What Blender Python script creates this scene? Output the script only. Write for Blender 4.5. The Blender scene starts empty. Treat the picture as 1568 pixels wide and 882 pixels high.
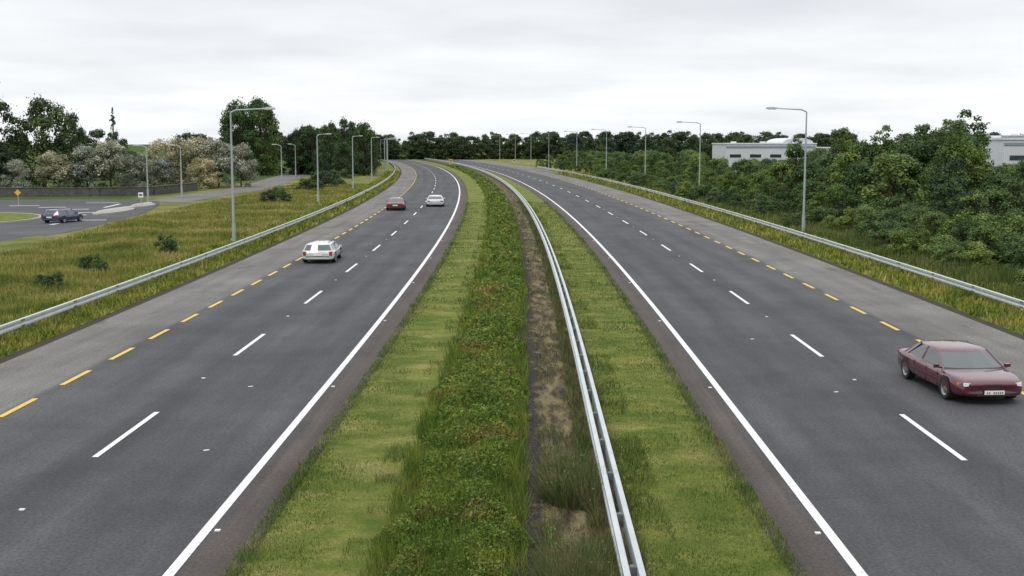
import bpy, math, random
import numpy as np
from mathutils import Vector
random.seed(3); R=np.random.default_rng(5)
S=bpy.context.scene; COL=S.collection
# ---------------------------------------------------------------- materials
class M:
    def __init__(s,name,rough=.8,spec=.3,metal=0):
        s.m=bpy.data.materials.new(name); s.m.use_nodes=True; s.t=s.m.node_tree; s.n=s.t.nodes
        s.b=s.n['Principled BSDF']; s.b.inputs['Roughness'].default_value=rough
        s.b.inputs['Specular IOR Level'].default_value=spec; s.b.inputs['Metallic'].default_value=metal
        s.tc=s.n.new('ShaderNodeTexCoord')
    def l(s,a,b): s.t.links.new(a,b)
    def vec(s,kind='Object',sc=(1,1,1)):
        mp=s.n.new('ShaderNodeMapping'); mp.inputs['Scale'].default_value=sc
        s.l(s.tc.outputs[kind],mp.inputs[0]); return mp.outputs[0]
    def pos(s,sc=(1,1,1)):
        g=s.n.new('ShaderNodeNewGeometry'); mp=s.n.new('ShaderNodeMapping'); mp.inputs['Scale'].default_value=sc
        s.l(g.outputs['Position'],mp.inputs[0]); return mp.outputs[0]
    def noise(s,scale,vec,detail=4,rough=.6):
        x=s.n.new('ShaderNodeTexNoise'); x.inputs['Scale'].default_value=scale
        x.inputs['Detail'].default_value=detail; x.inputs['Roughness'].default_value=rough
        s.l(vec,x.inputs['Vector']); return x.outputs['Fac']
    def ramp(s,fac,stops):
        r=s.n.new('ShaderNodeValToRGB'); e=r.color_ramp.elements
        while len(e)<len(stops): e.new(.5)
        for i,(p,c) in enumerate(stops):
            e[i].position=p; e[i].color=(c,c,c,1) if isinstance(c,(int,float)) else (*c,1)
        s.l(fac,r.inputs[0]); return r.outputs[0]
    def mix(s,f,a,b,mode='MIX'):
        x=s.n.new('ShaderNodeMix'); x.data_type='RGBA'; x.blend_type=mode
        for sock,v in ((x.inputs[0],f),(x.inputs[6],a),(x.inputs[7],b)):
            if isinstance(v,(int,float)): 
                sock.default_value = v if sock==x.inputs[0] else (v,v,v,1)
            elif isinstance(v,tuple): sock.default_value=(*v,1)
            else: s.l(v,sock)
        return x.outputs[2]
    def col(s,c):
        if isinstance(c,tuple): s.b.inputs['Base Color'].default_value=(*c,1)
        else: s.l(c,s.b.inputs['Base Color'])
        return s
    def bump(s,h,st=.4,d=.02):
        b=s.n.new('ShaderNodeBump'); b.inputs['Strength'].default_value=st; b.inputs['Distance'].default_value=d
        s.l(h,b.inputs['Height']); s.l(b.outputs[0],s.b.inputs['Normal'])

def simple(name,c,rough=.6,spec=.4,metal=0,var=.15,scale=3):
    m=M(name,rough,spec,metal); n=m.noise(scale,m.vec())
    m.col(m.mix(n,tuple(x*(1-var) for x in c),tuple(min(1,x*(1+var)) for x in c))); return m.m

def leafmat(name,c1,c2,c3,scale=.5,trans=.25,k=1.,odd=None):
    m=M(name,.6,.25); g=m.n.new('ShaderNodeNewGeometry')
    c1,c2,c3=[tuple(x*k for x in c) for c in (c1,c2,c3)]
    big=m.ramp(m.noise(scale,m.pos(),4,.65),[(.36,c1),(.5,c2),(.66,c3)])
    if odd:
        big=m.mix(m.ramp(m.noise(scale*.7,m.vec('Object',(1,1,1)),6,.75),[(.54,0.),(.64,.7)]),big,odd)
    rnd=m.ramp(g.outputs['Random Per Island'],[(0,.5),(1,1.4)])
    c=m.mix(1.0,big,rnd,'MULTIPLY')
    oi=m.n.new('ShaderNodeObjectInfo'); ov=m.ramp(oi.outputs['Random'],[(0,(.66,.76,.95)),(.5,(1,1,1)),(1,(1.4,1.22,.9))])
    c=m.mix(1.0,c,ov,'MULTIPLY'); m.col(c)
    tr=m.n.new('ShaderNodeBsdfTranslucent'); m.l(c,tr.inputs[0])
    ms=m.n.new('ShaderNodeMixShader'); ms.inputs[0].default_value=trans
    m.l(m.b.outputs[0],ms.inputs[1]); m.l(tr.outputs[0],ms.inputs[2]); m.l(ms.outputs[0],m.n['Material Output'].inputs[0])
    return m.m

def asphalt(name):
    m=M(name,.85,.25); uv=m.vec('UV')
    sep=m.n.new('ShaderNodeSeparateXYZ'); m.l(uv,sep.inputs[0])
    dv=m.n.new('ShaderNodeMath'); dv.operation='DIVIDE'; dv.inputs[1].default_value=4; m.l(sep.outputs[0],dv.inputs[0])
    base=m.ramp(dv.outputs[0],[(0,(.064,.051,.044)),(.19,(.074,.062,.057)),(.24,(.055,.055,.059)),(.31,(.068,.068,.072)),(.375,(.054,.054,.058)),
        (.44,(.068,.068,.072)),(.5,(.053,.053,.057)),(.56,(.071,.071,.075)),(.625,(.056,.056,.060)),(.69,(.071,.071,.075)),(.755,(.072,.072,.075)),(.772,(.135,.130,.126)),(1,(.150,.143,.133))])
    p=m.pos()
    sp=m.ramp(m.noise(14,p,2,.8),[(.3,.66),(.7,1.34)])
    st=m.ramp(m.noise(1.2,m.vec('UV',(3,.05,1)),5),[(.3,.76),(.7,1.22)])
    pt=m.ramp(m.noise(.2,p,7,.7),[(.35,.78),(.65,1.16)])
    c=m.mix(1.0,base,sp,'MULTIPLY'); c=m.mix(1.0,c,st,'MULTIPLY'); c=m.mix(1.0,c,pt,'MULTIPLY')
    oil=m.ramp(m.noise(.9,m.pos((1,.35,1)),3,.5),[(.64,0.),(.72,.4)]); c=m.mix(oil,c,(.035,.035,.037))
    v=m.n.new('ShaderNodeTexVoronoi'); v.feature='DISTANCE_TO_EDGE'; v.inputs['Scale'].default_value=.22
    m.l(p,v.inputs['Vector'])
    cr=m.ramp(v.outputs[0],[(0,.75),(.006,1)])
    c=m.mix(.5,c,cr,'MULTIPLY'); m.col(c); m.bump(m.noise(40,p,3),.5,.01); return m.m

def mown(name):
    m=M(name,.95,.1); p=m.pos()
    band=m.noise(1.0,m.vec('UV',(.45,.8,1)),6,.7)
    c=m.ramp(band,[(.30,(.070,.10,.018)),(.44,(.125,.155,.030)),(.57,(.185,.19,.050)),(.74,(.31,.27,.12))])
    f=m.ramp(m.noise(22,p,4,.8),[(.3,.55),(.7,1.45)]); c=m.mix(1.0,c,f,'MULTIPLY')
    g=m.noise(.7,p,5,.7); c=m.mix(m.ramp(g,[(.48,0.),(.62,.7)]),c,(.068,.11,.016))
    m.col(c); m.bump(m.noise(30,p,4),1,.05); return m.m
def drygrass(name):
    m=M(name,.95,.1); p=m.pos()
    uv=m.vec('UV'); sep=m.n.new('ShaderNodeSeparateXYZ'); m.l(uv,sep.inputs[0])
    c=m.ramp(m.noise(1.3,m.pos((2.2,.5,1)),6,.7),[(.36,(.038,.033,.024)),(.47,(.085,.070,.042)),(.56,(.165,.138,.075)),(.7,(.25,.215,.115))])
    s1=m.n.new('ShaderNodeMath'); s1.operation='MULTIPLY_ADD'; m.l(m.noise(1.1,p,5,.7),s1.inputs[0]); s1.inputs[1].default_value=1.4; m.l(sep.outputs[0],s1.inputs[2])
    soil=m.ramp(s1.outputs[0],[(.90,1.),(1.0,.0)])
    sl2=m.n.new('ShaderNodeMath'); sl2.operation='MULTIPLY'; sl2.inputs[1].default_value=.85; m.l(s1.outputs[0],sl2.inputs[0])
    soil=m.ramp(sl2.outputs[0],[(.90,1.),(1.0,.0)])
    grav=m.ramp(m.noise(18,p,3,.8),[(.4,(.022,.019,.016)),(.62,(.075,.068,.060))])
    c=m.mix(soil,c,grav)
    f=m.ramp(m.noise(30,p,4,.8),[(.3,.5),(.7,1.5)]); m.col(m.mix(1.0,c,f,'MULTIPLY')); m.bump(m.noise(25,p,4),1,.06); return m.m
def groundmat():
    m=M('ground_grass',.95,.1); p=m.pos()
    c=m.ramp(m.noise(.12,p,6,.7),[(.34,(.075,.11,.020)),(.47,(.135,.15,.036)),(.58,(.21,.19,.065)),(.72,(.28,.24,.10))])
    sep=m.n.new('ShaderNodeSeparateXYZ'); m.l(p,sep.inputs[0])
    mr=m.n.new('ShaderNodeMapRange'); mr.inputs[1].default_value=-46; mr.inputs[2].default_value=-40; m.l(sep.outputs[0],mr.inputs[0])
    mr2=m.n.new('ShaderNodeMapRange'); mr2.inputs[1].default_value=19; mr2.inputs[2].default_value=24; mr2.inputs[3].default_value=1; mr2.inputs[4].default_value=0; m.l(sep.outputs[0],mr2.inputs[0])
    mu=m.n.new('ShaderNodeMath'); mu.operation='MULTIPLY'; m.l(mr.outputs[0],mu.inputs[0]); m.l(mr2.outputs[0],mu.inputs[1])
    gr=m.ramp(m.noise(.3,p,5),[(.35,(.035,.065,.012)),(.7,(.065,.105,.022))])
    c=m.mix(mu.outputs[0],gr,c)
    f=m.ramp(m.noise(7,p,5,.8),[(.3,.6),(.7,1.4)]); c=m.mix(1.0,c,f,'MULTIPLY'); m.col(c); m.bump(m.noise(6,p,5),1,.15); return m.m

def paintmark(name,c):
    m=M(name,.6,.3); p=m.pos(); w=m.ramp(m.noise(9,p,6,.8),[(.33,0.),(.46,1.)])
    m.col(m.mix(w,tuple(x*.5 for x in c),c)); return m.m

ASPH=asphalt('asphalt'); MOWN=mown('mown_grass'); DRY=drygrass('dry_verge'); GND=groundmat()
WHITE=paintmark('white_road_paint',(.64,.64,.63)); YEL=paintmark('yellow_road_paint',(.60,.42,.05))
STEEL=simple('galvanised_steel',(.45,.49,.50),.42,.5,.15,.25,2); STEELD=simple('weathered_steel',(.13,.14,.14),.7,.3,.2,.2,2)
POLE=simple('lamp_pole_steel',(.33,.37,.37),.5,.4,.2,.15,1)
BARK=simple('bark',(.07,.055,.04),.9,.1,0,.4,6)
LEAF=leafmat('leaf_green',(.028,.052,.014),(.050,.088,.020),(.080,.128,.030),.45,k=1.5)
LEAFD=leafmat('leaf_dark',(.014,.027,.011),(.024,.045,.015),(.042,.070,.020),.4,.2,k=1.95)
LEAFF=leafmat('leaf_far',(.022,.042,.018),(.034,.060,.024),(.055,.083,.030),.25,.2,k=1.35)
LEAFY=leafmat('leaf_light',(.055,.095,.026),(.088,.138,.036),(.125,.178,.055),.5,k=1.35)
LEAFP=leafmat('leaf_pale',(.11,.13,.07),(.25,.26,.18),(.45,.45,.38),.55,k=1.2)
HEDGE=leafmat('hedge_leaf',(.060,.108,.013),(.105,.168,.020),(.19,.22,.036),.9,odd=(.25,.18,.06))
GRS=leafmat('grass_blade',(.085,.13,.020),(.185,.20,.045),(.32,.28,.105),.2)
GRM=leafmat('grass_blade_mown',(.085,.135,.018),(.155,.195,.034),(.28,.255,.08),.6)
WEED=leafmat('weed_blade',(.065,.11,.022),(.13,.145,.045),(.22,.165,.08),2)
GRH=leafmat('rough_grass',(.07,.11,.02),(.12,.16,.03),(.22,.21,.07),.4)

# ---------------------------------------------------------------- mesh helpers
def quadmesh(name,V,mats,mi=None,uv=None,smooth=False):
    V=np.asarray(V,dtype=np.float32).reshape(-1,4,3); n=len(V)
    me=bpy.data.meshes.new(name); me.vertices.add(n*4); me.vertices.foreach_set('co',V.ravel())
    me.loops.add(n*4); me.loops.foreach_set('vertex_index',np.arange(n*4,dtype=np.int32))
    me.polygons.add(n); me.polygons.foreach_set('loop_start',np.arange(0,n*4,4,dtype=np.int32))
    try: me.polygons.foreach_set('loop_total',np.full(n,4,dtype=np.int32))
    except Exception: pass
    for m in mats: me.materials.append(m)
    if mi is not None: me.polygons.foreach_set('material_index',np.asarray(mi,dtype=np.int32))
    if uv is not None:
        l=me.uv_layers.new(name='UVMap'); l.data.foreach_set('uv',np.asarray(uv,dtype=np.float32).ravel())
    me.update(calc_edges=True); me.validate()
    return me
def obj(name,me,parent=None,loc=(0,0,0),rot=(0,0,0),scale=(1,1,1)):
    o=bpy.data.objects.new(name,me); COL.objects.link(o); o.location=loc; o.rotation_euler=rot; o.scale=scale
    if parent: o.parent=parent
    return o
def boxq(c,s,rz=0):
    x,y,z=s[0]/2,s[1]/2,s[2]/2
    P=np.array([[-x,-y,-z],[x,-y,-z],[x,y,-z],[-x,y,-z],[-x,-y,z],[x,-y,z],[x,y,z],[-x,y,z]])
    if rz:
        a=math.cos(rz);b=math.sin(rz); P=np.c_[P[:,0]*a-P[:,1]*b,P[:,0]*b+P[:,1]*a,P[:,2]]
    P=P+np.array(c)
    return [P[[0,3,2,1]],P[[4,5,6,7]],P[[0,1,5,4]],P[[1,2,6,5]],P[[2,3,7,6]],P[[3,0,4,7]]]
def tube(p0,p1,r0,r1,n=7):
    p0=Vector(p0);p1=Vector(p1); d=(p1-p0).normalized(); a=d.orthogonal().normalized(); b=d.cross(a)
    out=[]
    for i in range(n):
        t0=2*math.pi*i/n;t1=2*math.pi*(i+1)/n
        e0=a*math.cos(t0)+b*math.sin(t0);e1=a*math.cos(t1)+b*math.sin(t1)
        out.append([p0+e0*r0,p0+e1*r0,p1+e1*r1,p1+e0*r1])
    return [np.array([list(v) for v in q]) for q in out]
def leaves(C,N,size,asp=.55):
    n=len(C); N=N/np.linalg.norm(N,axis=1,keepdims=True); r=R.normal(size=(n,3))
    A=np.cross(N,r); A/=np.linalg.norm(A,axis=1,keepdims=True)+1e-9; B=np.cross(N,A)
    s=np.asarray(size).reshape(-1,1)*np.ones((n,1))
    return np.stack([C-A*s,C-B*s*asp,C+A*s,C+B*s*asp],axis=1)
def blades(P,h,w,lean=.35):
    n=len(P); a=R.uniform(0,2*math.pi,n); dx=np.c_[np.cos(a),np.sin(a),np.zeros(n)]
    b=R.uniform(0,2*math.pi,n); ln=np.c_[np.cos(b),np.sin(b),np.zeros(n)]*(R.uniform(0,lean,n)*h)[:,None]
    T=P+ln; T[:,2]+=h; w=np.asarray(w).reshape(-1,1)*np.ones((n,1))
    return np.stack([P-dx*w/2,P+dx*w/2,T+dx*w*.12,T-dx*w*.12],axis=1)

# ---------------------------------------------------------------- road alignment
def C(Y):
    Y=np.asarray(Y,dtype=float)
    return np.where(Y<30,.014*(Y-14),.224+.014*(Y-30)-(np.maximum(Y,30)-30)**2/4500)
def dC(Y):
    Y=np.asarray(Y,dtype=float); return np.where(Y<30,.014,.014-(np.maximum(Y,30)-30)/2250)
def P(off,Y,z=0):
    s=dC(Y); q=np.sqrt(1+s*s); off=np.asarray(off,dtype=float)
    return np.stack([C(Y)+off/q, np.asarray(Y)-off*s/q, np.zeros_like(np.asarray(Y,dtype=float))+z],axis=-1)
YS=np.arange(-40,461,4.0)
def strip(name,offs,zs,mat,Y=YS,us=None):
    V=[];U=[]
    if us is None: us=offs
    for i in range(len(offs)-1):
        a=P(offs[i],Y,zs[i]);b=P(offs[i+1],Y,zs[i+1])
        V.append(np.stack([a[:-1],b[:-1],b[1:],a[1:]],axis=1))
        ua=np.full(len(Y),us[i]);ub=np.full(len(Y),us[i+1])
        U.append(np.stack([np.c_[ua[:-1],Y[:-1]],np.c_[ub[:-1],Y[:-1]],np.c_[ub[1:],Y[1:]],np.c_[ua[1:],Y[1:]]],axis=1))
    return np.concatenate(V),np.concatenate(U)
def stripobj(name,offs,zs,mat,Y=YS,us=None):
    V,U=strip(name,offs,zs,mat,Y,us); return obj(name,quadmesh(name,V,[mat],uv=U))

# ---------------------------------------------------------------- ground
def gz(X,Y):
    X=np.asarray(X,float);Y=np.asarray(Y,float); off=X-C(np.clip(Y,-50,460))
    lim=np.clip((np.abs(off)-18)/6,0,1)
    w=.16*np.sin(X*.33+1)*np.sin(Y*.11)+.10*np.sin(X*.8+Y*.27)
    side=np.clip((X+34)/5,0,1)
    return -.03+lim*np.where(X<0,side,1.)*(.12+w)
def nu(a):
    return np.array(sorted(set(a)))
gx=nu(list(np.arange(-60,61,1.5))+[-3000,-1500,-700,-400,-250,-160,-110,-80,80,110,160,250,400,700,1500,3000])
gy=nu(list(np.arange(-40,250,2.5))+list(range(250,480,10))+[-400,-150,-80,520,600,800,1200,2000,4000])
GX,GY=np.meshgrid(gx,gy,indexing='ij'); GZ=gz(GX,GY)
pts=np.stack([GX,GY,GZ],-1)
q=np.stack([pts[:-1,:-1],pts[1:,:-1],pts[1:,1:],pts[:-1,1:]],axis=2).reshape(-1,4,3)
obj('ground',quadmesh('ground',q,[GND]))

oL=[-4.15,-5.2,-8.75,-12.3,-15.4]; oR=[4.15,5.2,9.1,13.0,16.6]
stripobj('carriageway',oL[::-1],[.0]*5,ASPH,us=[4,3,2,1,0])
stripobj('carriageway',oR,[.0]*5,ASPH,us=[0,1,2,3,4])
sl=np.array([[14.,200],[11.0,232],[9.5,270],[9.3,326],[8.8,400],[9,455]]); sr=np.array([[2.,200],[-5,232],[-8,270],[-8,326],[-14,400],[-22,455]])
V=[[[*sr[i],-.008],[*sl[i],-.008],[*sl[i+1],-.008],[*sr[i+1],-.008]] for i in range(5)]
obj('slip_road',quadmesh('slip_road',V,[ASPH],uv=[[(3.3,a)]*4 for a in range(5)]))
stripobj('grass_verge',[-19.0,-17.4,-15.9,-15.4],[.02,.05,.03,.004],MOWN)
stripobj('grass_verge',[16.6,17.1,18.4,21],[.004,.03,.05,.02],MOWN,Y=np.arange(-40,262,4.))
DIRT=simple('gutter_dirt',(.05,.045,.035),.95,.1,0,.4,8)
stripobj('road_edge_channel',[-15.62,-15.3],[.03,.008],DIRT)
stripobj('road_edge_channel',[16.5,16.82],[.008,.03],DIRT,Y=np.arange(-40,300,4.))
stripobj('central_reservation',[-4.15,-3.9,-2.1,-2.0],[.004,.05,.09,.09],MOWN)
stripobj('central_reservation_verge',[-2.0,-1.0,0.0,.5,1.9],[.09,.12,.09,.06,.06],DRY)
stripobj('central_reservation',[1.9,3.9,4.15],[.06,.05,.004],MOWN)

def marks(name,lst,mat,z=.008):
    V=[]
    for (off,w,y0,y1) in lst:
        n=max(2,int((y1-y0)/4)+1); v,u=strip('',[off-w/2,off+w/2],[z,z],mat,Y=np.linspace(y0,y1,n)); V.append(v)
    obj(name,quadmesh(name,np.concatenate(V),[mat]))
marks('edge_line_marking',[(-5.2,.17,-40,460),(5.2,.17,-40,460)],WHITE)
marks('lane_line_marking',[(o,.13,24.2+12*k,28.4+12*k) for k in range(-5,34) for o in (-8.75,9.1)],WHITE)
marks('shoulder_line_marking',[(-12.3,.15,27.8+3.83*k,29.9+3.83*k) for k in range(-17,105)]+[(13.0,.15,37.4+4.0*k,39.4+4.0*k) for k in range(-17,60)],YEL)
st=[]
for k in range(-3,25):
    for o in (-8.75,9.1,-5.0,5.0):
        yy=(32.6 if abs(o)>6 else 19.5)+12*k; p=P(o,yy); st+=boxq((p[0],p[1],.012),(.09,.08,.02))
for (o,yy) in [(-6.6,24.8),(-7.2,31.5),(8.2,31.0),(7.6,39.5)]:
    p=P(o,yy); st+=boxq((p[0],p[1],.006),(.12,.06,.01),.5)
obj('reflective_road_stud',quadmesh('reflective_road_stud',st,[WHITE]))

# ---------------------------------------------------------------- guard rails
def rail(name,specs,y0,y1,post_off,step,h=.72,dp=.05):
    Y=np.arange(y0,y1+1,2.0); V=[];mi=[]
    for off,sgn in specs:
        pr=[(-.02,-.01),(.0,0),(dp,-.02),(dp,-.09),(.015,-.13),(.015,-.17),(dp,-.21),(dp,-.27),(0,-.30),(-.02,-.29),(-.02,-.01)]
        v,_=strip('',[off+sgn*a for a,b in pr],[h+b for a,b in pr],None,Y=Y); V.append(v); mi+=[0]*len(v)
    Pq=[]
    for yy in np.arange(y0+1,y1,step):
        p=P(post_off,yy); Pq+=boxq((p[0],p[1],(h-.04)/2),(.06,.10,h-.04))
        if len(specs)==2: Pq+=boxq((p[0],p[1],h-.11),(abs(specs[0][0]-specs[1][0]),.12,.12))
        else: Pq+=boxq(((p[0]+P(specs[0][0],yy)[0])/2,p[1],h-.15),(abs(specs[0][0]-post_off),.08,.15))
    V.append(np.array(Pq)); mi+=[1]*len(Pq)
    if len(specs)==1:
        J=[]
        for yy in np.arange(y0+3,min(y1,140),4.8):
            off,sgn=specs[0]; p=P(off+sgn*(dp+.004),yy); J+=boxq((p[0],p[1],h-.055),(.012,.30,.06)); J+=boxq((p[0],p[1],h-.24),(.012,.30,.05))
        V.append(np.array(J)); mi+=[1]*len(J)
    V=np.concatenate(V); return obj(name,quadmesh(name,V,[STEEL,STEELD],mi))
rail('central_crash_barrier',[(1.56,-1),(1.72,1)],-40,458,1.64,2.4,.66,.07)
rail('roadside_crash_barrier',[(-16.75,1)],-40,458,-16.9,3.2,.62,.06)
rail('roadside_crash_barrier',[(18.6,-1)],-40,300,18.75,3.2,.62,.06)

# ---------------------------------------------------------------- street lamps
LENSL=simple('lamp_lens',(.5,.5,.48),.2)
def lampmesh(H,arm,sgn):
    q=[]; q+=tube((0,0,-.1),(0,0,1.4),.12,.115,10); q+=tube((0,0,1.4),(0,0,H),.085,.05,10)
    q+=boxq((.0,-.12,.75),(.12,.03,.5))
    q+=tube((0,0,H),(sgn*.35,0,H+.16),.05,.045,8); q+=tube((sgn*.35,0,H+.16),(sgn*arm,0,H+.24),.045,.035,8)
    x=sgn*(arm+.3)
    n1=len(q); q+=boxq((x,0,H+.25),(.8,.28,.10)); q+=boxq((x+sgn*.05,0,H+.315),(.5,.2,.05)); n2=len(q)
    q+=boxq((x,0,H+.185),(.55,.2,.035))
    mi=[0]*n1+[1]*(n2-n1)+[2]*(len(q)-n2)
    return quadmesh('street_lamp',q,[POLE,STEEL,LENSL],mi)
LR=lampmesh(8.55,2.1,-1); LL=lampmesh(8.3,2.1,1); LS=lampmesh(5.9,.7,-1); LT=lampmesh(10.1,2.0,1)
for x,y in [(20.4,84.5),(21.8,141),(20.3,185),(17.,219),(13.7,257)]: obj('street_lamp',LR,loc=(x,y,0))
for yy in [293,327,360,395]:
    p=P(20.5,yy); obj('street_lamp',LR,loc=(p[0],p[1],0),rot=(0,0,.1))
for x,y in [(-17.6,76.3),(-20.5,128),(-21.9,167),(-24.4,211)]: obj('street_lamp',LL,loc=(x,y,0),rot=(0,0,0 if y<100 else 1.2),scale=(1,1,1 if y<100 else .86))
for yy in [240,268,296,326,358,392]:
    p=P(-18.4,yy); obj('street_lamp',LL,loc=(p[0],p[1],0),rot=(0,0,.8),scale=(1,1,.86))
for x,y in [(-39.4,131),(-39.,143),(-35.7,188),(-41,230)]: obj('street_lamp',LS,loc=(x,y,0))
obj('street_lamp',LT,loc=(-36.2,80,0))

# ---------------------------------------------------------------- vegetation meshes
def treemesh(name,H,Rr,zb,ncl,nleaf,ls,mat,shape='round',seed=0,trunk=.22):
    rg=np.random.default_rng(seed)
    hz=(H-zb); Cn=[];Rn=[]
    for i in range(ncl):
        a=rg.uniform(0,2*math.pi); t=rg.uniform(0,1)
        prof={'round':math.sqrt(max(.02,1-(max(0,t-.38)/.64)**2))*(.78+.22*min(1,t/.3)),'cone':(1.04-t)*.95}[shape]
        r=rg.uniform(.25,1)**.5*prof
        k=rg.uniform(.16,.36)*(1.1-.3*r)
        c=np.array([math.cos(a)*r*Rr*.84,math.sin(a)*r*Rr*.84,zb+hz*t*.9]); Cn.append(c); Rn.append(Rr*k*((1.2-t) if shape=='cone' else 1))
    Cn=np.array(Cn);Rn=np.array(Rn); idx=rg.choice(ncl,nleaf,p=Rn**2/np.sum(Rn**2))
    D=rg.normal(size=(nleaf,3)); D[:,2]=np.where(D[:,2]<-.5,-D[:,2],D[:,2]); D/=np.linalg.norm(D,axis=1,keepdims=True)
    rad=Rn[idx]*rg.uniform(.45,1.1,nleaf)
    out=rg.random(nleaf)<.14; rad=np.where(out,rad*rg.uniform(1.05,1.6,nleaf),rad)
    L=Cn[idx]+D*rad[:,None]*np.array([1,1,.85]); L[:,2]=np.maximum(L[:,2],.05)
    f=H/np.percentile(L[:,2],99.7); L[:,2]*=f; Cn[:,2]*=f
    q=[]
    q+=tube((0,0,-.2),(rg.normal()*.1,rg.normal()*.1,H*.45),trunk,trunk*.6,8); q+=tube((0,0,H*.45),(rg.normal()*.2,rg.normal()*.2,H*.85),trunk*.6,.05,6)
    for i in range(0,ncl,3):
        c=Cn[i]; z0=max(.3,c[2]*.55); q+=tube((0,0,z0),tuple(c),trunk*.35,.03,5)
    nt=len(q)
    Nn=D*.9+rg.normal(size=(nleaf,3))*.6+np.array([0,0,.35])
    V=leaves(L,Nn,ls*rg.uniform(.6,1.3,nleaf))
    V=np.concatenate([np.array(q),V]); mi=[0]*nt+[1]*nleaf
    return quadmesh(name,V,[BARK,mat],mi)
T_round=[treemesh('tree_a',10,4.6,.8,60,9500,.19,LEAF,seed=11),treemesh('tree_b',10,4.0,.5,55,9000,.19,LEAF,seed=12)]
T_dark=[treemesh('tree_c',10,4.4,.3,64,9500,.19,LEAFD,seed=13),treemesh('tree_d',10,3.8,.3,52,8500,.19,LEAFD,seed=14)]
T_far=[treemesh('tree_l',10,4.6,.0,46,4500,.27,LEAFF,seed=31),treemesh('tree_m',10,4.0,.0,40,4200,.27,LEAFF,seed=32),treemesh('tree_n',10,3.6,.0,40,4200,.27,LEAFD,seed=33)]
T_light=[treemesh('tree_e',6,2.4,.2,50,6500,.12,LEAFY,seed=15,trunk=.1),treemesh('tree_f',6,2.8,.1,54,6500,.13,LEAF,seed=16,trunk=.1),treemesh('tree_g',6,1.6,.1,40,5000,.12,LEAFY,seed=17,trunk=.1)]
T_pale=[treemesh('tree_h',6,3.2,.0,56,9000,.12,LEAFP,seed=18,trunk=.12),treemesh('tree_i',6,3.0,.0,52,9000,.12,LEAFP,seed=19,trunk=.12)]
T_con=treemesh('conifer',11,2.6,1,70,6500,.15,LEAFD,shape='cone',seed=20)
T_birch=[treemesh('tree_j',8,1.7,.2,60,5200,.12,LEAF,seed=41,trunk=.09),treemesh('tree_k',8,1.4,.2,56,4600,.12,LEAFY,seed=42,trunk=.09)]
SHR=[treemesh('shrub_a',2,1.3,.0,30,4200,.07,LEAFY,seed=23,trunk=.04),treemesh('shrub_b',2,1.5,.0,30,4200,.075,LEAF,seed=24,trunk=.04)]
SHD=treemesh('shrub_c',1,.8,.0,22,3500,.045,LEAFD,seed=25,trunk=.02)
BASE={}
for L_,b_ in ((T_round,10),(T_dark,10),(T_far,10),(T_light,6),(T_pale,6),([T_con],11),(T_birch,8),(SHR,2),([SHD],1)):
    for m_ in L_: BASE[m_.name]=b_
def put(name,meshes,x,y,h,_=0,wide=1.,parent=None):
    me=random.choice(meshes) if isinstance(meshes,list) else meshes
    s=h/BASE[me.name]; k=s*wide*random.uniform(.9,1.1)
    return obj(name,me,parent,(x,y,float(gz(x,y))),(0,0,random.uniform(0,6.28)),(k,k,s))
for x,y,h,w in [(-79,176,12.,1.0),(-72,170,12.6,.85),(-67.0,174,12.6,.75),(-65,180,10.8,.5),(-86,180,12,1.1),(-76,162,9,1.0),(-69,160,7.5,1.),(-92,168,12,1.1)]:
    put('broadleaf_tree',T_dark,x,y,h,10,w)
put('conifer_tree',T_con,-60.3,184,11.4,11,.75)
for x,y,h,w in [(-62,164,5.2,1.1),(-58.5,167,6.0,1.1),(-55,166,6.7,1.0),(-50,176,7.0,1.0),(-46.3,177,7.2,1.05),(-42.8,177,6.9,1.0),(-39.8,178,6.2,.9),(-49,170,4.4,1),(-43.5,171,4.3,1.),(-52,168,5,1),(-65.5,160,4.2,1)]:
    put('flowering_bush',T_pale,x,y,h,6,w)
for x,y,h,w in [(-53.8,241,14.6,.75),(-48.8,240,13.4,.68),(-51,247,15.2,.7),(-56.5,250,13,.7)]: put('broadleaf_tree',T_round,x,y,h,10,w)
for x,y,h,w in [(-31.5,232,10.8,.7),(-28.8,236,10.2,.7),(-35.5,236,10.2,.7),(-40.5,246,9.4,.8),(-33.5,214,6.0,.8),(-30.5,221,6.5,.8),(-44.5,250,9.,.8)]: put('broadleaf_tree',T_dark,x,y,h,10,w)
dw=obj('distant_woodland',None)
for yy in range(246,470,8):
    for k in range(3):
        o=-23.-k*5-random.uniform(0,3); p=P(o,yy+random.uniform(-3,3))
        put('woodland_tree',T_far,p[0],p[1],random.uniform(7.6,9.8)+k*.3,10,.8,dw)
for x in range(-110,130,4):
    for k in range(2):
        put('woodland_tree',T_far,x+random.uniform(-3,3),468+k*14+random.uniform(-4,4)-(abs(x+30)*.1),random.uniform(7.6,10.6),10,1.15,dw)
for x in range(-90,40,4):
    put('woodland_tree',T_far,x+random.uniform(-2,2),464+random.uniform(-2,2),random.uniform(2.8,4.6),10,2.0,dw)
for x in range(-170,-44,7):
    put('woodland_tree',T_far,x,random.uniform(255,300),random.uniform(7.5,9.5),10,1.1,dw)
for x in range(-74,-34,4):
    put('woodland_tree',T_far,x,random.uniform(196,212) if x<-45 else 252,random.uniform(4.5,6.0) if x<-45 else 7,10,1.1,dw)
for x in range(16,230,6):
    put('woodland_tree',T_far,x+random.uniform(-3,3),330+random.uniform(-20,30),random.uniform(7.4,9.2),10,1.1,dw)
sh=obj('roadside_shrubbery',None)
def hcap(x,y):
    b=x/y            # planting is kept lower in front of the warehouses
    if b<.155: s=-.0075
    elif b<.250: s=-.0165
    elif b<.375: s=-.004
    else: s=-.019
    return 6.45+s*y*random.uniform(.85,1.3)
yy=62.
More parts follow.
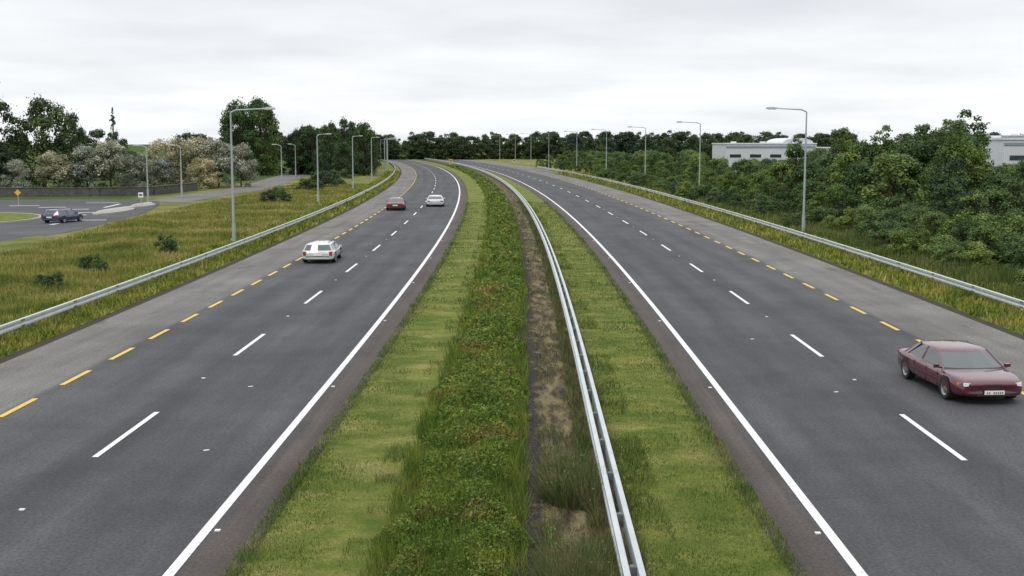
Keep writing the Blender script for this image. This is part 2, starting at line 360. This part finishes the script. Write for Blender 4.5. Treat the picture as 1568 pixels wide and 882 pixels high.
while yy<330:
    for k in range(6):
        o=22.4+k*3.5+random.uniform(-1.3,1.3)+(1.5 if yy<90 else 0)
        y2=yy+random.uniform(-2.5,2.5); x=float(C(y2))+o
        h=[random.uniform(1.2,2.4),random.uniform(1.8,3.6)][k] if k<2 else random.uniform(2.6,5.6)
        put('young_tree',T_light,x,y2,max(1.3,min(h,hcap(x,y2))),6,1.2,sh)
    yy+=4.8 if yy<160 else 7
for i in range(190):
    y2=random.uniform(90,240); o=random.uniform(40,90); x=float(C(y2))+o
    tp=T_light if random.random()<.6 else T_round
    put('young_tree',tp,x,y2,max(2.0,min(random.uniform(3.8,6.0),hcap(x,y2))),6,1.25,sh)
for x,y,h,w,t in [(34,92,6.7,.8,T_round),(36.5,97,7.0,.75,T_dark),(40,108,7.5,.7,T_round),(30.5,84,5.2,.8,T_dark),(33.5,78,5.4,.85,T_dark),(34,103,6.6,.8,T_round),(38,112,7.4,.8,T_dark),(31,108,6.4,.7,T_round),(43,122,7.6,.8,T_round),(37,104,6.6,.8,T_dark),
    (36.5,82,4.9,.95,T_dark),(32.,70,4.3,.9,T_dark),(35.5,71,4.4,1.,T_dark),(39,76,4.7,1.,T_dark),(31.5,64,3.7,.9,T_dark),(34.5,63,4.1,.95,T_dark),(38,66,4.4,1,T_dark),(29.5,56,2.7,.8,T_dark),(42,70,4.5,1,T_dark),(44,84,4.8,1,T_dark),(41,90,4.8,1.,T_dark),(45,95,4.6,1.,T_round),(39.5,84,4.9,1.,T_round),(48,104,4.5,1,T_round),(27.5,73,3.2,.9,T_dark),(28.5,79,3.9,.9,T_dark)]:
    put('broadleaf_tree',t,x,y,h,10,w*1.1)
for x,y,h in [(36.2,99,8.2),(38.2,102,9.0),(37.8,106,8.3),(35,104,7.9),(33,108,7.8),(30,112,7.6),(31.5,116,7.7),(29,124,7.2),(39.9,110,7.8),(34.5,95,7.7)]:
    put('birch_tree',T_birch,x,y,h,8,1.)
for i in range(75):
    yy=random.uniform(44,92); o=random.uniform(21.3,28.5); put('roadside_shrub',SHR,float(C(yy))+o,yy,random.uniform(.7,1.7)+.12*(o-21),2,1.15)
for i in range(44):
    yy=random.uniform(88,220); o=random.uniform(20.6,23.5); put('roadside_shrub',SHR,float(C(yy))+o,yy,random.uniform(.9,2.0),2,1.3)
for x,y,h,w in [(-20.0,69.6,1.05,1.),(-21.3,60.9,.8,1.1),(-20.3,59.5,.6,1),(-20.4,53.5,.7,1.1),(-21.4,54.6,.5,1),(-26.5,131,1.1,1.3),(-24.8,133,.9,1.3),(-27.5,142,1.2,1.5),(-26,155,1.6,1.5),(-27,172,2.4,1.5),(-26.5,186,2.5,1.4)]:
    put('gorse_bush',SHD,x,y,h,1,w)
put('gorse_bush',SHD,24.5,58,1.3,1,1.2)

# ---------------------------------------------------------------- grass and hedge geometry
def ysample(n,a,b,p=1.6):
    u=R.random(n); k=1-p; return (a**k+u*(b**k-a**k))**(1/k)
def vn(x,y,s,seed=0):
    rg=np.random.default_rng(seed); T=rg.random((64,64)); u=x*s+100;v=y*s+100
    i=np.floor(u).astype(int);j=np.floor(v).astype(int);f=u-i;g=v-j; f=f*f*(3-2*f);g=g*g*(3-2*g)
    t=lambda a,b:T[a%64,b%64]
    return (t(i,j)*(1-f)+t(i+1,j)*f)*(1-g)+(t(i,j+1)*(1-f)+t(i+1,j+1)*f)*g
n=185000; Y=ysample(n,12,330,1.8); t=R.uniform(-1,1,n)
off=-1.02+t*(1.05+.30*(vn(Y,Y*0,.8,1)-.5)*2+.15*(vn(Y,Y*0,3.,11)-.5))+.1*(vn(Y,t,1.5,2)-.5)
hn=.5*vn(off*1.1,Y,.8,3)+.5*vn(off*1.4,Y,2.2,4)
den=vn(off*1.2,Y,3.2,12)*.6+hn*.6
keep=R.random(n)<np.clip((den-.20)*2.8,.18,1); Y=Y[keep];t=t[keep];off=off[keep];hn=hn[keep]; n=len(Y)
hh=(.04+.60*hn**1.35)*(1-np.abs(t)**4)+.03
z=.09+hh*R.uniform(.2,1.15,n); pp=P(off,Y); pp[:,2]=z
N_=R.normal(size=(n,3))*.8+np.array([0,0,.7]); sz=.025*np.maximum(1,(Y/17)**.85)
V1=leaves(pp,N_,sz*R.uniform(.45,1.1,n)*np.where(R.random(n)<.12,1.7,1))
n2=30000; Y=ysample(n2,12,120,1.9); t=R.uniform(-1,1,n2); pp=P(-1.02+t*1.2,Y,.1); hn=vn(t*1.3,Y,.9,3)
V2=blades(pp,(.14+.34*hn)*R.uniform(.5,1.2,n2),.012*np.maximum(1,(Y/17)**.9),.7)
obj('median_hedge',quadmesh('median_hedge',np.concatenate([V1,V2]),[HEDGE]))
def blade_region(n,o0,o1,h,y0=12,y1=130,p=1.9,w=.014,patch=None):
    Y=ysample(n,y0,y1,p); off=R.uniform(o0,o1,n)
    if patch is not None:
        k=vn(off*1.5,Y,patch,9)>.5; Y=Y[k];off=off[k]; n=len(Y)
    pp=P(off,Y,.04)
    H=h*R.uniform(.5,1.3,n)*np.maximum(1,(Y/30)**.3)*(.5+vn(off,Y,1.2,14))
    return blades(pp,H,w*np.maximum(1,(Y/17)**.9),.9)
V=np.concatenate([blade_region(48000,-4.2,-2.0,.045),blade_region(50000,1.9,4.2,.045),blade_region(7000,-4.36,-4.1,.08),blade_region(7000,4.1,4.36,.08),blade_region(14000,1.78,2.6,.12,patch=.6),blade_region(10000,-2.7,-1.9,.14,patch=1.3)])
obj('mown_grass',quadmesh('mown_grass',V,[GRM]))
V=np.concatenate([blade_region(16000,0.4,1.5,.09,w=.014,patch=1.1),blade_region(22000,.45,1.40,.42,y0=14,y1=23,p=1.2,w=.012,patch=.7),blade_region(9000,1.2,1.5,.2,w=.014),blade_region(4000,1.75,1.95,.2,w=.014)])
obj('dry_grass',quadmesh('dry_grass',V,[WEED]))
# flowering weed heads in the near part of the strip
nw=3500; Y=R.uniform(14,23,nw); o=R.uniform(.5,1.4,nw); k=vn(o*1.5,Y,.7,9)>.5; Y=Y[k];o=o[k]; pp=P(o,Y); pp[:,2]=R.uniform(.15,.5,len(Y))
obj('roadside_weeds',quadmesh('roadside_weeds',leaves(pp,R.normal(size=(len(Y),3))+np.array([0,0,.8]),.022*R.uniform(.6,1.4,len(Y))),[LEAFY]))
V=np.concatenate([blade_region(26000,-18.6,-15.6,.17,y0=30,y1=260,p=1.3,w=.03),blade_region(26000,16.8,21.5,.2,y0=30,y1=250,p=1.3,w=.03)])
obj('verge_grass',quadmesh('verge_grass',V,[GRM]))
n=130000; Y=ysample(n,34,190,1.4); X=C(Y)+R.uniform(-29,-17.3,n)-R.random(n)*np.clip((Y-60)*.10,0,6)
keep=(X>-31.5-np.clip((Y-76)*.02,0,3)); X=X[keep];Y=Y[keep]; n=len(X)
pp=np.c_[X,Y,gz(X,Y)-.02]; clump=.4+.9*vn(X,Y,.45,6)
obj('long_grass',quadmesh('long_grass',blades(pp,.26*clump*R.uniform(.6,1.3,n),.028*np.maximum(1,Y/50),.7),[GRS]))
n=50000; Y=ysample(n,40,170,1.3); X=C(Y)+R.uniform(20.0,27,n); pp=np.c_[X,Y,gz(X,Y)-.02]
obj('long_grass',quadmesh('long_grass',blades(pp,(.25+.5*vn(X,Y,.5,7))*R.uniform(.5,1.3,n),.035*np.maximum(1,Y/50),.6),[GRH]))

# ---------------------------------------------------------------- side road and roundabout on the left
def poly(name,pts,z,mat):
    me=bpy.data.meshes.new(name); me.from_pydata([(x,y,z) for x,y in pts],[],[list(range(len(pts)))]); me.materials.append(mat)
    l=me.uv_layers.new(name='UVMap')
    for lp in me.loops: 
        v=me.vertices[lp.vertex_index].co; l.data[lp.index].uv=(2.75,v.y)
    return obj(name,me)
poly('side_road',[(-33,60),(-32.4,76),(-32.2,94),(-34.,112),(-36.5,125),(-39.,134),(-47,139),(-58,137),(-75,128),(-110,120),(-110,60)],.006,ASPH)
V=[];cl=np.array([[-38,131],[-38.,150],[-37,165],[-38.5,190],[-42,225],[-46,275],[-52,330]])
for i in range(len(cl)-1):
    a,b=cl[i],cl[i+1]; V.append([[a[0]-2.8,a[1],.0],[a[0]+2.8,a[1],0],[b[0]+2.8,b[1],0],[b[0]-2.8,b[1],0]])
obj('side_road',quadmesh('side_road',V,[ASPH],uv=[[(3.6,1.)]*4]*len(V)))
KERB=simple('kerb_concrete',(.34,.33,.31),.85,.2,0,.2,3)
def island(cx,cy,rx,ry,top):
    n=40; q=[];mi=[]
    ring=[(math.cos(2*math.pi*i/n),math.sin(2*math.pi*i/n)) for i in range(n)]
    for i in range(n):
        a=ring[i];b=ring[(i+1)%n]
        def p(k,r,z): return [cx+k[0]*(rx-r),cy+k[1]*(ry-r),z]
        q.append([p(a,0,0),p(b,0,0),p(b,0,.13),p(a,0,.13)]);mi.append(0)
        q.append([p(a,0,.13),p(b,0,.13),p(b,.25,.13),p(a,.25,.13)]);mi.append(0)
        q.append([p(a,.25,.13),p(b,.25,.13),p(b,rx*.5,.3),p(a,rx*.5,.3)]);mi.append(1)
        q.append([p(a,rx*.5,.3),p(b,rx*.5,.3),[cx,cy,.36],[cx,cy,.36]]);mi.append(1)
    return quadmesh('roundabout_island',q,[KERB,top],mi)
obj('roundabout_island',island(-48.5,101,8.5,9.5,MOWN))
obj('splitter_island',island(-37.2,113,1.1,5.0,KERB)); obj('splitter_island',island(-37.6,123,.9,3.4,KERB))
V=[]
for x,y,l,w,a in [(-35.2,101,2.5,.4,.1),(-36.4,97,.4,3.4,0),(-39.8,112,3.4,.5,.2),(-42.5,117,3.0,.5,.5),(-46,121,2.6,.5,.2),(-41,124,.3,7,.1),(-50,124,3,.5,.1),(-55,121,3,.4,.1),(-38.5,106,.3,5,-.1),(-53,117,2.4,.4,.2),(-44,130,3.5,.4,.1)]:
    V.append(boxq((x,y,.010),(l,w,.001),a)[1])
obj('side_road_marking',quadmesh('side_road_marking',V,[WHITE]))
WALL=M('stone_wall',.9,.1); w_=WALL.pos(); WALL.col(WALL.ramp(WALL.noise(2.2,w_,6,.7),[(.3,(.05,.048,.045)),(.7,(.13,.125,.115))])); WALL=WALL.m
wp=[(-112,138),(-80,141),(-62,146),(-50,147),(-44.5,150),(-43.,165)]; q=[]
for (a,b) in zip(wp[:-1],wp[1:]):
    L=math.dist(a,b); an=math.atan2(b[1]-a[1],b[0]-a[0]); c=((a[0]+b[0])/2,(a[1]+b[1])/2)
    q+=boxq((*c,.45),(L,.4,1.0),an); q+=boxq((*c,1.0),(L,.5,.10),an)
obj('boundary_wall',quadmesh('boundary_wall',q,[WALL]))
LAWN=simple('lawn',(.075,.14,.02),.95,.1,0,.25,.5)
poly('lawn',[(-110,141.5),(-80,143),(-63,148),(-56,152),(-66,158),(-115,158)],.05,LAWN)

YS_=simple('sign_yellow',(.65,.42,.03),.5); ORG=simple('sign_orange',(.75,.22,.03),.5); RED=simple('sign_red',(.5,.03,.03),.5); WSG=simple('sign_white',(.7,.7,.68),.5); BLK=simple('sign_black',(.02,.02,.02),.6)
def sign(name,x,y,hp,w,h,face,two=False,diamond=False):
    q=tube((0,0,0),(0,0,hp),.04,.04,8); mi=[0]*len(q)
    if diamond:
        d=w*.7; q.append([[0,-.06,hp],[d,-.06,hp+d],[0,-.06,hp+2*d],[-d,-.06,hp+d]]); mi.append(1)
        e=d*.84; q.append([[0,-.065,hp+d-e],[e,-.065,hp+d],[0,-.065,hp+d+e],[-e,-.065,hp+d]]); mi.append(2)
    else:
        b=boxq((0,-.06,hp),(w,.03,h)); q+=b; mi+=[1]*6
        b=boxq((0,-.08,hp),(w*.7,.012,h*.3)); q+=b; mi+=[3]*6
    if two:
        b=boxq((0,-.06,hp-h*1.2),(w*.9,.03,h*.6)); q+=b; mi+=[2]*6
    return obj(name,quadmesh(name,q,[POLE,face,YS_ if face is not WSG else RED,BLK],mi),loc=(x,y,0))
p=P(-.5,338); sign('warning_sign',p[0],p[1],1.4,1.0,.8,YS_,True)
p=P(18,344); sign('warning_sign',p[0],p[1],1.3,.8,.8,YS_)
sign('roadworks_sign',-50.6,124,1.0,.5,.5,ORG,False,True)
sign('traffic_sign',-37.4,122,1.2,.5,.5,WSG)
# ---------------------------------------------------------------- buildings
def ribbed(name,c):
    m=M(name,.5,.4); w=m.n.new('ShaderNodeTexWave'); w.inputs['Scale'].default_value=1.2; m.l(m.pos(),w.inputs[0])
    c1=m.mix(w.outputs['Fac'],tuple(x*.82 for x in c),c); c1=m.mix(m.ramp(m.noise(.25,m.pos(),4),[(.4,0.),(.8,.3)]),c1,tuple(x*.6 for x in c)); m.col(c1); m.bump(w.outputs['Fac'],.5,.05); return m.m
CLAD=ribbed('metal_cladding',(.58,.60,.62)); CLADD=simple('cladding_dark',(.20,.24,.28),.5); ROOF=simple('metal_roof',(.60,.62,.66),.4); GLS=M('window_glass',.08,.6).col((.03,.04,.05)).m
def part(name,q,m,par): return obj(name,quadmesh(name,q,[m]),par)
def warehouse(x,y,w,d,h,vault=False,band=True,rz=0):
    e=obj('warehouse',None,loc=(x,y,0),rot=(0,0,rz))
    part('walls',boxq((0,0,h/2),(w,d,h)),CLAD,e)
    part('parapet',boxq((0,0,h+.12),(w+.3,d+.3,.26)),ROOF,e)
    if band: part('fascia_band',boxq((0,-d/2-.05,h-.55),(w-.2,.08,.35)),CLADD,e)
    q=[]
    for i in range(int(w/4)): q+=boxq((-w/2+2+i*4,-d/2-.04,h-2.3),(2.2,.06,.6))
    part('windows',q,GLS,e)
    if vault:
        q=[];n=10;r=w*.17;c0=w*.3
        for i in range(n):
            a0=math.pi*i/n;a1=math.pi*(i+1)/n
            f=lambda a,yy:[c0+r*math.cos(a),yy,h+.25+1.0*math.sin(a)]
            q.append([f(a0,-d/2),f(a1,-d/2),f(a1,d/2),f(a0,d/2)])
            q.append([f(a0,-d/2),f(a1,-d/2),[c0,-d/2,h+.25],[c0,-d/2,h+.25]])
        part('vaulted_roof',q,ROOF,e)
    q=[]
    for i in range(int(w/6)): q+=boxq((-w/2+3+i*6,0,h+.35),(1.,1.,.4))
    part('roof_vents',q,ROOF,e)
warehouse(51.5,250,18,16,6.1,True); warehouse(60,262,20,12,5.2)
warehouse(79,166,32,20,6.8,False); warehouse(118,240,44,20,7.6,False)

# ---------------------------------------------------------------- cars
import bmesh
GLASS=M('car_glass',.05,1.0).col((.055,.066,.068)).m; TYRE=simple('tyre',(.02,.02,.02),.85); HUB=simple('wheel_hub',(.30,.30,.31),.3,.5,.6); TRIM=simple('black_trim',(.025,.025,.027),.5)
LENS=simple('headlight',(.7,.72,.72),.1,.8); TAIL=simple('tail_light',(.35,.015,.012),.2,.6); AMB=simple('indicator',(.6,.2,.02),.2,.6); PLATE=simple('number_plate',(.7,.7,.66),.5)
def paint(name,c):
    m=M(name,.24,.5); m.b.inputs['Coat Weight'].default_value=.9; m.b.inputs['Coat Roughness'].default_value=.04
    m.col(m.mix(m.noise(2,m.vec(),4),tuple(x*.85 for x in c),c)); return m.m
def car(name,pc,kind,L,W,H,x,y,heading):
    bm=bmesh.new(); h=W/2
    xs=[-.5,-.492,-.46,-.40,-.3,-.18,-.05,.08,.2,.3,.38,.44,.48,.495,.5]
    if kind=='estate': zt=[.46,.58,.625,.635,.63,.625,.62,.62,.615,.60,.58,.555,.52,.47,.42]
    else: zt=[.50,.60,.64,.655,.655,.645,.635,.63,.62,.605,.585,.555,.515,.465,.41]
    zb=[.26,.20,.17]+[.15]*9+[.17,.20,.25]; wf=[.78,.89,.95,.985,1,1,1,1,1,.998,.985,.95,.90,.83,.72]
    rings=[]
    for a,t,b,w in zip(xs,zt,zb,wf):
        t*=H;b*=H;w=w*h; half=[(0,b),(.78*w,b),(.95*w,b+.03*H),(w*1.0,b+(t-b)*.25),(w*1.005,b+(t-b)*.55),(.985*w,t-.11*H),(.94*w,t-.03*H),(.86*w,t+.0*H),(.6*w,t+.014*H),(0,t+.026*H)]
        pts=half+[(-p[0],p[1]) for p in half[-2:0:-1]]
        rings.append([bm.verts.new((a*L-(.15*abs(p[0]/h)**3 if a>.43 else 0)+(.08*abs(p[0]/h)**3 if a<-.48 else 0),p[0],p[1])) for p in pts])
    for r0,r1 in zip(rings[:-1],rings[1:]):
        n=len(r0)
        for i in range(n): bm.faces.new((r0[i],r1[i],r1[(i+1)%n],r0[(i+1)%n]))
    bm.faces.new(rings[0]); bm.faces.new(rings[-1][::-1])
    bmesh.ops.recalc_face_normals(bm,faces=bm.faces)
    body=bpy.data.meshes.new(name+'_body'); 
    for f in bm.faces: f.smooth=True
    bm.to_mesh(body); bm.free(); body.materials.append(pc)
    e=obj(name,None,loc=(x,y,.012),rot=(0,0,heading))
    o=obj('body',body,e); md=o.modifiers.new('s','SUBSURF'); md.levels=2; md.render_levels=2
    if kind=='estate': br,bf,rr,rf=-.475,.235,-.43,.095
    else: br,bf,rr,rf=-.385,.25,-.225,.085
    zbelt=.605*H; zr=.945*H
    def ring(k):
        xr=(br+(rr-br)*k)*L; xf=(bf+(rf-bf)*k)*L; w=h*(.90-.15*k-.055*k*k); z=zbelt+(zr-zbelt)*k
        bul=.12; return [(xf-.08,-w,z),(xf+bul*.5,-w*.6,z),(xf+bul,0,z),(xf+bul*.5,w*.6,z),(xf-.08,w,z),((xf+xr)/2,w+.035,z),(xr+.08,w,z),(xr-bul*.4,w*.5,z),(xr-bul*.6,0,z),(xr-bul*.4,-w*.5,z),(xr+.08,-w,z),((xf+xr)/2,-w-.035,z)]
    r0,r1,r2,r3=ring(-.14),ring(.12),ring(.91),ring(1.0)
    q=[];mi=[]
    n=12
    for i in range(n):
        j=(i+1)%n
        q.append([r0[i],r0[j],r1[j],r1[i]]);mi.append(2 if i in (0,1,2,3) else 0)
        q.append([r1[i],r1[j],r2[j],r2[i]]);mi.append(1)
        q.append([r2[i],r2[j],r3[j],r3[i]]);mi.append(0)
    cx=sum(p[0] for p in r3)/n
    ins=[(cx+(p[0]-cx)*.88,p[1]*.85,H*.982) for p in r3]; ins2=[(cx+(p[0]-cx)*.5,p[1]*.45,H) for p in r3]
    for i in range(n):
        j=(i+1)%n; q.append([r3[i],r3[j],ins[j],ins[i]]);mi.append(0); q.append([ins[i],ins[j],ins2[j],ins2[i]]);mi.append(0); q.append([ins2[i],ins2[j],(cx,0,H),(cx,0,H)]);mi.append(0)
    q=[np.array(a,float) for a in q]
    me=quadmesh('cabin',q,[pc,GLASS,TRIM],mi)
    b2=bmesh.new(); b2.from_mesh(me); bmesh.ops.remove_doubles(b2,verts=b2.verts,dist=.0005); bmesh.ops.recalc_face_normals(b2,faces=b2.faces)
    for f in b2.faces: f.smooth=(f.material_index==0 and f.calc_center_median().z>zr)
    b2.to_mesh(me); b2.free(); 
    obj('cabin',me,e)
    q=[]
    for i in (0,4,6,10): q+=tube(r0[i],r3[i],.034,.030,8)
    for s in (5,11): q+=tube(r1[s],r3[s],.028,.024,6)
    if kind!='estate':
        for s in (-1,1):
            y0=s*h*.925;y1=s*h*.735
            q.append(np.array([[br*L+.04,y0,zbelt-.03],[br*L+.28,y0+s*.015,zbelt-.03],[rr*L+.22,y1+s*.015,zr],[rr*L+.06,y1,zr]]))
    part_=lambda nm,qq,m: obj(nm,quadmesh(nm,qq,[m]),e)
    part_('pillars',q,pc)
    rw=.285; wb=.30*L
    qt=[];qh=[];qa=[]
    for s in (-1,1):
        for xx in (-wb*.98,wb*1.02):
            n=22; yo=s*(h+.006); yi=s*(h-.2)
            def P2(a,r,yv,zc=rw): return (xx+r*math.cos(a),yv,zc+r*math.sin(a))
            for i in range(n):
                a=2*math.pi*i/n;b=2*math.pi*(i+1)/n
                qt.append([P2(a,rw,yi),P2(b,rw,yi),P2(b,rw,yo-s*.02),P2(a,rw,yo-s*.02)])
                qt.append([P2(a,rw,yo-s*.02),P2(b,rw,yo-s*.02),P2(b,rw*.92,yo),P2(a,rw*.92,yo)])
                qt.append([P2(a,rw*.92,yo),P2(b,rw*.92,yo),P2(b,rw*.66,yo-s*.004),P2(a,rw*.66,yo-s*.004)])
                qh.append([P2(a,rw*.66,yo-s*.004),P2(b,rw*.66,yo-s*.004),P2(b,rw*.5,yo-s*.03),P2(a,rw*.5,yo-s*.03)])
                (qh if i%4<3 else qt).append([P2(a,rw*.5,yo-s*.03),P2(b,rw*.5,yo-s*.03),P2(b,rw*.18,yo-s*.012),P2(a,rw*.18,yo-s*.012)])
                qh.append([P2(a,rw*.18,yo-s*.012),P2(b,rw*.18,yo-s*.012),(xx,yo-s*.01,rw),(xx,yo-s*.01,rw)])
                if math.sin((a+b)/2)>-.35: qa.append([P2(a,rw*1.13,yo-s*.0035),P2(b,rw*1.13,yo-s*.0035),P2(b,rw*.9,yo-s*.0035),P2(a,rw*.9,yo-s*.0035)])
    part_('tyres',qt,TYRE); part_('wheel_hubs',qh,HUB); part_('wheel_arches',qa,TRIM)
    q=[]
    for s in (-1,1):
        q+=boxq((0.0,s*(h*1.0),.36*H),(L*.42,.018,.028)); 
        for xx in (-.155,.03,.20): q+=boxq((xx*L,s*(h*.996),.40*H),(.010,.012,.32*H))
    q+=boxq((.490*L,0,.33*H),(.035,W*.60,.022)); q+=boxq((.490*L,0,.225*H),(.035,W*.45,.05)); 
    q+=boxq((-.494*L,0,.35*H),(.035,W*.72,.03)); q+=boxq((.496*L,0,.44*H),(.02,W*.26,.04))
    part_('trim',q,TRIM)
    q=[]
    for s in (-1,1): q+=boxq((.469*L,s*h*.575,.448*H),(.085,h*.46,.066*H),-s*.26)
    part_('headlights',q,LENS)
    q=[]
    for s in (-1,1): q+=boxq((.438*L,s*h*.845,.448*H),(.10,h*.12,.055*H),-s*.8); 
    part_('indicators',q,AMB)
    q=[]
    for s in (-1,1):
        if kind=='estate': q+=boxq((-.486*L,s*h*.80,.50*H),(.07,.16,.20*H))
        else: q+=boxq((-.486*L,s*h*.66,.52*H),(.06,h*.42,.11*H),s*.12)
    part_('tail_lights',q,TAIL)
    part_('number_plates',boxq((.508*L,0,.29*H),(.012,.50,.10))+boxq((-.506*L,0,.44*H),(.012,.48,.10)),PLATE)
    q=[]
    for i in range(8):
        if i!=2: q+=boxq((.5155*L,-.19+i*.054,.29*H),(.004,.022,.05))
    part_('plate_characters',q,TRIM)
    q=[]
    for s in (-1,1): q+=boxq((bf*L-.22,s*(h+.03),zbelt+.07),(.08,.14,.085),s*.2)+boxq((bf*L-.19,s*(h-.04),zbelt+.04),(.05,.10,.04))
    part_('wing_mirrors',q,pc)
    if kind=='estate':
        q=[]
        for s in (-1,1): q+=tube((-.38*L,s*h*.60,H+.02),(.03*L,s*h*.60,H+.02),.014,.014,6)
        part_('roof_rails',q,TRIM)
    return e
MAR=paint('paint_maroon',(.078,.008,.020)); WHT=paint('paint_white',(.62,.64,.64)); NVY=paint('paint_blue',(.018,.034,.10)); RDP=paint('paint_dark_red',(.14,.014,.024))
car('maroon_saloon_car',MAR,'saloon',4.4,1.80,1.14,11.75,31.4,-math.pi/2+.05)
car('white_estate_car',WHT,'estate',4.3,1.74,1.08,-10.45,66.4,math.pi/2+.03)
car('red_saloon_car',RDP,'saloon',4.3,1.76,1.15,-11.2,117,math.pi/2+.05)
car('white_saloon_car',WHT,'saloon',4.4,1.78,1.1,-7.85,124,math.pi/2+.05)
car('blue_hatchback_car',NVY,'estate',3.7,1.7,1.1,-36.6,98.5,math.pi/2-.25)

# ---------------------------------------------------------------- sky and light
W=bpy.data.worlds.new("World"); S.world=W; W.use_nodes=True; t=W.node_tree; n=t.nodes; bg=n['Background']
sky=n.new('ShaderNodeTexSky'); sky.sky_type='NISHITA'; sky.sun_disc=False; sky.sun_elevation=math.radians(50); sky.sun_rotation=math.radians(200)
tc=n.new('ShaderNodeTexCoord'); sp=n.new('ShaderNodeSeparateXYZ'); t.links.new(tc.outputs['Generated'],sp.inputs[0])
def math_(op,a,b):
    m=n.new('ShaderNodeMath'); m.operation=op
    for i,v in enumerate((a,b)):
        if isinstance(v,(int,float)): m.inputs[i].default_value=v
        else: t.links.new(v,m.inputs[i])
    return m.outputs[0]
zz=math_('MAXIMUM',sp.outputs[2],0.0); zp=math_('ADD',zz,.10)
cb=n.new('ShaderNodeCombineXYZ'); t.links.new(math_('DIVIDE',sp.outputs[0],zp),cb.inputs[0]); t.links.new(math_('DIVIDE',sp.outputs[1],zp),cb.inputs[1])
ns=n.new('ShaderNodeTexNoise'); ns.inputs['Scale'].default_value=.8; ns.inputs['Detail'].default_value=6; ns.inputs['Roughness'].default_value=.5; t.links.new(cb.outputs[0],ns.inputs['Vector'])
r1=n.new('ShaderNodeValToRGB'); t.links.new(zz,r1.inputs[0]); e=r1.color_ramp.elements
SC=.5
vals=[(0,(.96,.99,1.02)),(.03,(1.02,1.04,1.06)),(.07,(.95,.97,1.0)),(.12,(.84,.86,.90)),(.4,(1.15,1.17,1.2)),(1,(1.85,1.88,1.92))]
while len(e)<len(vals): e.new(.5)
for i,(p_,c_) in enumerate(vals): e[i].position=p_; e[i].color=(*[v*SC for v in c_],1)
r2=n.new('ShaderNodeValToRGB'); t.links.new(ns.outputs['Fac'],r2.inputs[0]); e=r2.color_ramp.elements; e[0].position=.3;e[0].color=(.86,.865,.88,1); e[1].position=.7; e[1].color=(1.1,1.1,1.09,1)
mx=n.new('ShaderNodeMix'); mx.data_type='RGBA'; mx.blend_type='MULTIPLY'; mx.inputs[0].default_value=1; t.links.new(r1.outputs[0],mx.inputs[6]); t.links.new(r2.outputs[0],mx.inputs[7])
sc=n.new('ShaderNodeVectorMath'); sc.operation='SCALE'; sc.inputs['Scale'].default_value=10/SC; t.links.new(mx.outputs[2],sc.inputs[0])
m2=n.new('ShaderNodeMix'); m2.data_type='RGBA'; m2.inputs[0].default_value=.96; t.links.new(sky.outputs[0],m2.inputs[6]); t.links.new(sc.outputs[0],m2.inputs[7])
t.links.new(m2.outputs[2],bg.inputs[0]); bg.inputs[1].default_value=.1
sun=bpy.data.lights.new('sun','SUN'); sun.energy=1.0; sun.angle=math.radians(18); sun.color=(1,.96,.9); so=bpy.data.objects.new('sun',sun); COL.objects.link(so); so.rotation_euler=(math.radians(38),math.radians(-8),math.radians(-18))
cam=bpy.data.cameras.new('camera'); co=bpy.data.objects.new('camera',cam); COL.objects.link(co); co.location=(0,0,6.45); co.rotation_euler=(math.radians(90-6.87),0,0)
cam.sensor_width=36; cam.lens=42.47; cam.clip_end=6000; S.camera=co
S.view_settings.view_transform='Standard'; S.view_settings.look='None'; S.view_settings.exposure=0
